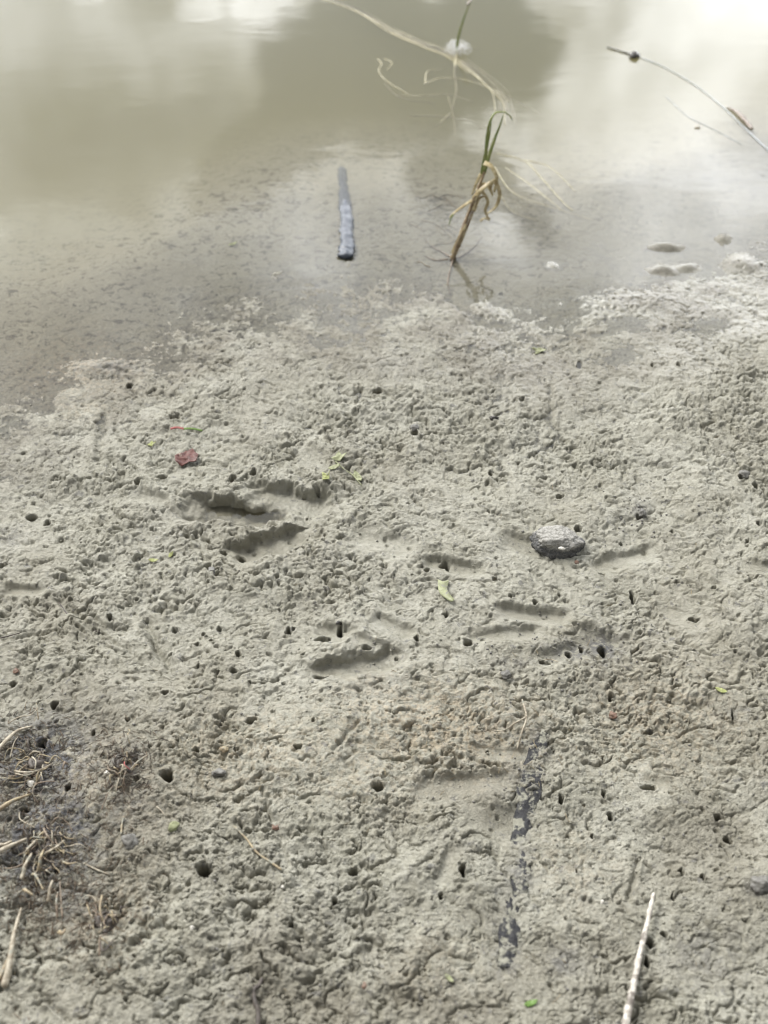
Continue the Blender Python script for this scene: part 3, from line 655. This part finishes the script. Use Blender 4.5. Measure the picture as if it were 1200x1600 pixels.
# ---- floating stem and husks, upper right
fs = empty('floating_stem', at_z(1080, 140, 0), 'long thin grey stem floating across the bright water', 'stem')
link('stem', tube([at_z(1000,90,.0006), at_z(1040,106,.0008), at_z(1090,136,.0008), at_z(1130,168,.0008), at_z(1170,206,.0008), at_z(1215,248,.0008)], .0007, .0010, 6, 8), MT['bluegrey'], fs)
link('stem', tube([at_z(1040,150,.0004), at_z(1075,182,.0004), at_z(1110,200,.0004), at_z(1160,226,.0004)], .0006, .0005, 5, 8), MT['bluegrey'], fs)
link('dark_end', tube([at_z(948,74,.001), at_z(962,78,.0012), at_z(975,82,.001), at_z(1000,90,.0006)], .0010, .0016, 6, 6), MT['husk'], fs)
o = link('seed_husk', stone(at_z(991, 86, .004), .011, .0085, .0065, 8, .3, 3), MT['husk']); tag(o, 'small round black husk floating on the thin grey stem', 'husk')
o = link('seed_husk', tube([at_z(1136,168,.001), at_z(1150,174,.003), at_z(1163,187,.003), at_z(1176,202,.001)], .0016, .0030, 8, 8, .6, .3, 2, bulge=.8), MT['brownhusk']); tag(o, 'curved brown husk floating near the right edge of the water', 'husk')
o = link('seed_husk', stone(at_z(1089, 199, .001), .006, .004, .002, 18, .3, 2), MT['pale']); tag(o, 'tiny pale husk floating below the thin grey stem', 'husk')
# ---- leaf scraps
def lf(name, px, py, size_px, ol, m, label, cat='leaf', rot=0, curl=.25, seed=0, dz=.0015, tilt=(0, 0), parent=None):
    c_ = cast([(px, py)], dz)[0]
    o = link(name, leaf(c_, ol, size_px*ppx(px, py), rot, curl, seed, tilt=tilt), m, parent, origin=None if parent else c_)
    return tag(o, label, cat) if not parent else o
RED = [(-.9,-.5),(-1,.1),(-.55,.55),(-.1,1.0),(.35,1.15),(.6,.7),(.95,.1),(.8,-.45),(.2,-.5),(-.35,-.95)]
rl = lf('fallen_leaf', 293, 719, 19, RED, MT['red'], 'crumpled maroon leaf lying flat on the mud above the footprint', rot=0, curl=.35, seed=3, dz=.003)
OV = [(-1,0),(-.6,.32),(0,.42),(.6,.3),(1,0),(.6,-.3),(0,-.4),(-.6,-.3)]
TRI = [(-.9,-.5),(-.4,.2),(0,1.1),(.35,.4),(1.0,.5),(.5,-.2),(.2,-.7)]
ls = empty('leaf_sprig', cast([(538, 735)])[0], 'small wilted sprig of pale green leaflets beside the footprint', 'leaf')
link('stalk', tube(cast([(522,722),(538,736),(550,744),(566,762)], .003), .0008, .0006, 6, 6), MT['palegreen'], ls)
lf('leaflet', 529, 718, 13, TRI, MT['palegreen'], '', seed=1, curl=.4, dz=.004, parent=ls)
lf('leaflet', 509, 747, 11, TRI, MT['lime'], '', seed=2, rot=.6, curl=.4, dz=.003, parent=ls)
lf('leaflet', 559, 748, 13, OV, MT['palegreen'], '', seed=4, rot=-1.1, curl=.3, dz=.003, parent=ls)
lf('leaflet', 522, 733, 11, OV, MT['palegreen'], '', seed=5, rot=.5, curl=.3, dz=.003, parent=ls)
c_ = cast([(692,912),(692,926),(700,936),(708,942)], .003)
o = link('leaf_scrap', blade(c_, .0060, .0020, fold=.5), MT['palegreen']); tag(o, 'curved pale green pod like scrap in the middle of the mud', 'leaf')
lf('leaf_scrap', 240, 877, 8, OV, MT['lime'], 'yellow green scrap lying below left of the footprint', seed=7)
lf('leaf_scrap', 267, 868, 7, OV, MT['lime'], 'tiny lime scrap on edge just below the footprint', seed=8, rot=1.2, tilt=(.5, 0))
lf('leaf_scrap', 237, 695, 7, TRI, MT['lime'], 'tiny yellow green scrap left of the maroon leaf', seed=9)
lf('leaf_scrap', 829, 1569, 12, OV, MT['leafgreen'], 'bright green leaf scrap near the bottom edge of the mud', seed=10, rot=.35, curl=.4)
lf('leaf_scrap', 842, 549, 11, TRI, MT['palegreen'], 'pale green pointed scrap near the waterline', seed=11, rot=2.5, curl=.4)
lf('leaf_scrap', 364, 383, 8, OV, MT['lime'], 'yellow green scrap under shallow water on the left', seed=12, rot=.6)
lf('leaf_scrap', 1126, 1080, 10, OV, MT['lime'], 'narrow green scrap at the right side of the mud', seed=13, rot=-.4)
lf('leaf_scrap', 702, 1530, 9, OV, MT['palegreen'], 'dull green scrap near the bottom centre of the mud', seed=14, rot=-.8)
gs = empty('grass_sliver', cast([(290, 674)])[0], 'thin grass sliver half pink half green above the maroon leaf', 'grass')
link('pink_end', blade(cast([(267,674),(277,672),(288,674)], .004), .0014, .0012), MT['pink'], gs)
link('green_end', blade(cast([(288,674),(302,674),(317,677)], .004), .0014, .0010), MT['leafgreen'], gs)
# ---- roots and straws
rf = empty('root_fork', cast([(812, 1130)])[0], 'pale forked root sticking up at the head of the buried branch', 'root')
q = cast([(808,1172),(815,1150),(821,1132),(814,1106)], .002); q[1].z += .006; q[2].z += .010; q[3].z += .012
link('prong', tube(q, .0009, .0011, 6, 8), MT['pale'], rf)
q2 = cast([(768,1143),(786,1143),(803,1137),(816,1122)], .002); q2[2].z += .005; q2[3] = q[2]+Vector((0, 0, .001))
link('prong', tube(q2, .0006, .0010, 6, 8), MT['pale'], rf)
def straw(name, l_, r0, r1, m, label, cat, dz=.002, lift=0, **kw):
    pp = cast(l_, dz)
    for i, p in enumerate(pp): p.z += lift*math.sin(math.pi*i/(len(pp)-1))
    o = link(name, tube(pp, r0, r1, kw.pop('sides', 8), 8, **kw), m); return tag(o, label, cat)
straw('straw', [(365,1292),(385,1312),(402,1334),(422,1348),(440,1361)], .0008, .0011, MT['straw'], 'thin tan straw lying diagonally on the lower left mud', 'straw')
straw('straw', [(843,1034),(858,1032),(872,1036)], .0006, .0005, MT['pale'], 'short curved pale fibre beside the black mud patch', 'straw')
straw('straw', [(203,1206),(216,1196),(232,1181)], .0008, .0006, MT['pale'], 'short pale straw above the deep round hole', 'straw', lift=.004)
straw('straw', [(130,1350),(146,1358),(170,1368)], .0009, .0007, MT['pale'], 'short pale straw just right of the dead tuft', 'straw')
straw('straw', [(190,1306),(191,1290),(194,1277)], .0009, .0007, MT['straw'], 'upright tan straw beside the round lump of mud', 'straw')
straw('straw', [(160,1400),(158,1425),(163,1448)], .0010, .0008, MT['straw'], 'tan straw standing below the dead tuft', 'straw', lift=.004)
straw('straw', [(245,1262),(252,1268),(258,1276)], .0006, .0005, MT['pale'], 'tiny pale straw above the white bud', 'straw')
straw('straw', [(343,1396),(346,1400),(348,1404)], .0008, .0007, MT['chip'], 'tiny white fibre below the clustered hole', 'straw')
straw('dark_root', [(410,1530),(405,1542),(397,1550),(399,1568),(404,1585),(402,1615)], .0016, .0020, MT['darkroot'], 'curled blue black root at the bottom edge of the mud', 'root', lift=.002)
straw('dark_root', [(92,942),(110,965),(135,980),(158,990)], .0008, .0006, MT['darkroot'], 'dark thin root lying in the groove on the left', 'root', dz=.001)
straw('dark_root', [(0,999),(20,994),(34,990)], .0008, .0005, MT['darkroot'], 'dark short root at the left edge of the mud', 'root', dz=.002)
straw('dry_stem', [(8,1545),(17,1510),(24,1465),(34,1420)], .0036, .0012, MT['pale'], 'thick bleached stem pointing up near the bottom left corner', 'stem', lift=.004, groove=.15)
straw('dry_stem', [(-20,1560),(0,1530),(14,1500)], .0030, .0016, MT['straw'], 'tan stem behind the thick bleached one in the corner', 'stem')
straw('dry_stem', [(-20,1352),(0,1336),(22,1325),(43,1312)], .0030, .0012, MT['pale'], 'thick white stem entering from the left beside the tuft', 'stem', lift=.004)
straw('dry_stem', [(-20,1285),(0,1271),(25,1256),(54,1241)], .0030, .0010, MT['straw'], 'tan stem crossing the left edge above the tuft', 'stem', lift=.005)
straw('dry_stem', [(-20,1195),(0,1177),(28,1150),(52,1136)], .0030, .0008, MT['pale'], 'bleached stem at the left edge beside the upper tuft', 'stem', lift=.006)
straw('dry_stem', [(-12,1322),(6,1322),(20,1316)], .0024, .0012, MT['pale'], 'short white stem under the thick white one at the left edge', 'stem')
def tuft(name, cx, cy, label, stems, nroots, seed, spread):
    R = random.Random(seed); c_ = cast([(cx, cy)])[0]; e = empty(name, c_, label, 'dead grass')
    link('root_crown', stone(c_+Vector((0, 0, -.003)), .013, .011, .007, seed, 0, 4, 3, .7), MT['darkroot'], e)
    for i, (l_, r0, m) in enumerate(stems):
        pp = cast(l_, .003); n_ = len(pp)
        for j, p in enumerate(pp): p.z += .009*math.sin(math.pi*(j+.4)/(n_+.4))
        link('stem', tube(pp, r0*.62, r0*.28, 8, 8, .9, .25, i), MT[m], e)
    for i in range(nroots):
        a = R.uniform(0, 2*math.pi); L_ = R.uniform(.3, 1)*spread; x0, y0 = cx+R.gauss(0, spread*.4), cy+R.gauss(0, spread*.45)
        l_ = [(x0, y0)]
        for _ in range(3):
            a += R.uniform(-.9, .9); x0 += math.cos(a)*L_*.33; y0 += math.sin(a)*L_*.33; l_.append((x0, y0))
        pp = cast(l_, .001)
        for j, p in enumerate(pp): p.z += R.uniform(0, .007)*(j in (1, 2))
        link('root', tube(pp, R.uniform(.0005, .0012), .0004, 5, 6, 1, .3, i), MT[R.choice(['root', 'root', 'darkroot', 'straw', 'pale', 'straw'])], e)
tuft('dead_grass_tuft', 72, 1330, 'withered tuft of brown grass stubs rooted at the lower left', [
    ([(37,1380),(44,1362),(54,1342)], .0036, 'pale'), ([(62,1366),(68,1350),(72,1336)], .0028, 'straw'), ([(78,1415),(82,1398),(86,1384)], .0026, 'pale'), ([(92,1440),(92,1420),(94,1402)], .0018, 'root'),
    ([(100,1440),(99,1410),(97,1385)], .0014, 'root'), ([(52,1372),(60,1378),(72,1400)], .0024, 'straw'), ([(84,1330),(86,1318),(84,1306)], .0018, 'pale'), ([(72,1340),(92,1334),(104,1322)], .0022, 'pale'),
    ([(100,1352),(112,1360),(124,1356)], .0018, 'straw'), ([(40,1395),(46,1402),(56,1408)], .0030, 'straw'), ([(58,1320),(50,1334),(40,1345)], .0022, 'pale'), ([(94,1462),(102,1468),(106,1460)], .0030, 'straw'), ([(70,1300),(78,1316),(88,1328)], .0020, 'root')], 46, 3, 46)
tuft('dead_grass_tuft', 55, 1200, 'upper tuft of white roots and dark stubble at the left edge', [
    ([(24,1210),(40,1216),(60,1216),(86,1201)], .0018, 'pale'), ([(26,1214),(46,1222),(66,1212)], .0012, 'pale'), ([(14,1136),(34,1130),(52,1128),(62,1114)], .0012, 'pale'), ([(18,1190),(26,1172),(32,1160)], .0010, 'pale'),
    ([(52,1188),(60,1200),(58,1212)], .0012, 'pale'), ([(0,1222),(14,1226),(22,1222)], .0010, 'straw'), ([(62,1130),(62,1118),(60,1108)], .0010, 'straw')], 36, 4, 40)
tuft('root_tangle', 195, 1200, 'small tangle of purplish brown rootlets left of the deep hole', [([(196,1196),(198,1206),(206,1212)], .0010, 'pink'), ([(160,1272),(172,1250),(180,1236)], .0010, 'root')], 22, 5, 34)
tuft('root_tangle', 160, 1440, 'low tangle of brown rootlets below and right of the tuft', [([(158,1500),(160,1475),(172,1468)], .0014, 'root'), ([(158,1476),(165,1495),(180,1478)], .0016, 'darkroot')], 20, 6, 36)
# ---- pebbles and chips
def peb(name, px, py, rx, ry, m, label, cat='pebble', seed=1, h=.6, up=.35):
    c_ = cast([(px, py)])[0]; k_ = ppx(px, py)
    o = link(name, stone(c_+Vector((0, 0, ry*k_*h*up)), rx*k_, ry*k_*1.2, ry*k_*h*1.2, seed, .2*seed, 4, 8, .42), MT[m], origin=c_); return tag(o, label, cat)
peb('pebble', 789, 1056, 9, 7, 'stonedark', 'small dark pebble above the buried branch', seed=1, up=.7)
peb('pebble', 343, 1208, 12, 7, 'stonedark', 'flat oval dark pebble right of the deep round hole', seed=2, up=.6)
peb('pebble', 204, 1316, 14, 13, 'stonedark', 'round mud coated dark lump right of the dead tuft', seed=3, up=.3)
peb('pebble', 1190, 1385, 17, 16, 'stonedark', 'glossy black pebble at the right edge low down', seed=4, up=.5)
peb('pebble', 648, 669, 9, 6, 'stonedark', 'small dark pebble in the upper middle mud', seed=5, up=.6)
peb('pebble', 771, 656, 5, 7, 'husk', 'tiny black upright pebble right of the upper middle', seed=6, up=.8)
peb('pebble', 1003, 803, 10, 7, 'stonedark', 'blue grey pebble above and right of the big stone', seed=7, up=.4)
peb('pebble', 1163, 742, 9, 7, 'stonedark', 'dark pebble near the right edge above the stone', seed=8, up=.4)
peb('pebble', 331, 893, 9, 6, 'stonedark', 'dark bluish pebble under the lower toe print', seed=9, up=.4)
peb('pebble', 532, 972, 5, 8, 'husk', 'tiny black pointed chip above the lower print', 'chip', seed=10, up=.3)
peb('pebble', 901, 880, 4, 4, 'rust', 'tiny brown crumb beneath the right end of the stone', 'chip', seed=11, up=.6)
peb('bud', 271, 1293, 8, 8, 'palegreen', 'small pale rounded bud below the deep round hole', 'bud', seed=12, up=.8)
peb('chip', 49, 1225, 8, 5, 'chip', 'white shell chip in the upper tuft', 'chip', seed=13, up=.9)
peb('chip', 167, 1209, 5, 4, 'chip', 'small white chip right of the upper tuft', 'chip', seed=14, up=.9)
peb('chip', 349, 1171, 8, 5, 'straw', 'yellowish flake above the oval dark pebble', 'chip', seed=15, up=.5)
peb('chip', 301, 1449, 5, 4, 'chip', 'tiny pale chip low in the left half', 'chip', seed=16, up=.8)
peb('chip', 25, 1049, 5, 4, 'rust', 'rusty brown crumb near the left edge', 'chip', seed=17, up=.6)
peb('chip', 432, 1292, 8, 5, 'rust', 'dark red scrap in the lower left mud', 'chip', seed=18, up=.4)
peb('chip', 571, 1540, 7, 6, 'rust', 'reddish scrap near the bottom edge', 'chip', seed=19, up=.3)
peb('chip', 958, 1118, 7, 6, 'rust', 'orange brown crumb right of the forked root', 'chip', seed=20, up=.3)
peb('chip', 442, 1386, 3, 3, 'chip', 'tiny white speck left of the round black hole', 'chip', seed=21, up=.8)
peb('chip', 940, 1410, 4, 3, 'chip', 'tiny white speck left of the weathered twig', 'chip', seed=22, up=.8)
# ---- grit and fine plant litter: nobody could count them
def scatter(name, n, regions, size, mats, label, cat, seed, fibre=False):
    R = random.Random(seed); pp = []
    for _ in range(n):
        px, py, sx, sy = R.choice(regions)
        pp.append((R.gauss(px, sx*1.25), R.gauss(py, sy*1.25)) if sx < 900 else (R.uniform(-80, 1280), R.triangular(450, 1700, 1400)))
    C_ = cast(pp, 0, True); bm = bmesh.new()
    for c_ in C_:
        s_ = size*R.uniform(.5, 1.6); a = R.uniform(0, math.pi)
        if fibre:
            d_ = Vector((math.cos(a), math.sin(a), R.uniform(-.1, .25)))*s_*R.uniform(3, 9); bd = Vector((-d_.y, d_.x, 0))*R.uniform(-.25, .25); w_ = Vector((-math.sin(a), math.cos(a), 0))*s_*.22
            ps = [c_-d_*.5, c_+bd*.5+Vector((0, 0, s_*.4)), c_+d_*.5]; rows = []
            for p in ps: rows.append([bm.verts.new(p+w_+Vector((0, 0, .0003))), bm.verts.new(p-w_+Vector((0, 0, .0003))), bm.verts.new(p+Vector((0, 0, .0003+s_*.35)))])
            for r0_, r1_ in zip(rows, rows[1:]):
                for k_ in range(3): bm.faces.new((r0_[k_], r0_[(k_+1) % 3], r1_[(k_+1) % 3], r1_[k_]))
            bm.faces.new(rows[0][::-1]); bm.faces.new(rows[-1])
        else:
            m_ = Matrix.Translation(c_+Vector((0, 0, s_*.25))) @ Matrix.Rotation(a, 4, 'Z') @ Matrix.Diagonal((s_*R.uniform(.8, 1.5), s_, s_*.7, 1))
            rr = bmesh.ops.create_icosphere(bm, subdivisions=1, radius=1, matrix=m_)
            for v in rr['verts']: v.co += Vector((R.uniform(-1, 1), R.uniform(-1, 1), R.uniform(-1, 1)))*s_*.22
    me = bpy.data.meshes.new('m'); bm.to_mesh(me); bm.free()
    o = link(name, me, mats, origin=(0, .9, 0)); tag(o, label, cat, kind='stuff')
    for p in me.polygons: p.use_smooth = not fibre
    return o
ALL = [(0, 0, 999, 0)]
scatter('mud_crumbs', 1500, ALL, .0009, mud.data.materials[0], 'fine mud crumbs strewn over the bank', 'mud crumbs', 1)
scatter('dark_grit', 420, ALL*3+[(920,1005,60,26),(80,1250,60,90),(820,1230,25,80),(1000,800,30,20)], .0009, MT['stonedark'], 'fine dark grit strewn over the bank', 'grit', 2)
scatter('plant_litter', 260, [(650,1120,140,60),(90,1280,70,110),(400,1190,150,50),(1010,1110,90,60),(820,1160,40,30),(0,0,999,0)], .0009, MT['straw'], 'tiny straw fibres pressed into the mud', 'plant litter', 3, True)
scatter('dead_plant_mat', 2200, [(65,1290,50,90),(70,1310,42,60),(50,1195,40,34),(190,1200,24,30),(150,1420,36,40),(60,1400,40,40)], .0010, MT['root'], 'dark brown mat of broken stems and roots at the lower left', 'plant litter', 7, True)
scatter('dead_plant_mat', 900, [(75,1320,34,50),(50,1195,34,30),(195,1200,16,20)], .0010, MT['darkroot'], 'blackened rot caught among the lower left stems', 'plant litter', 8, True)
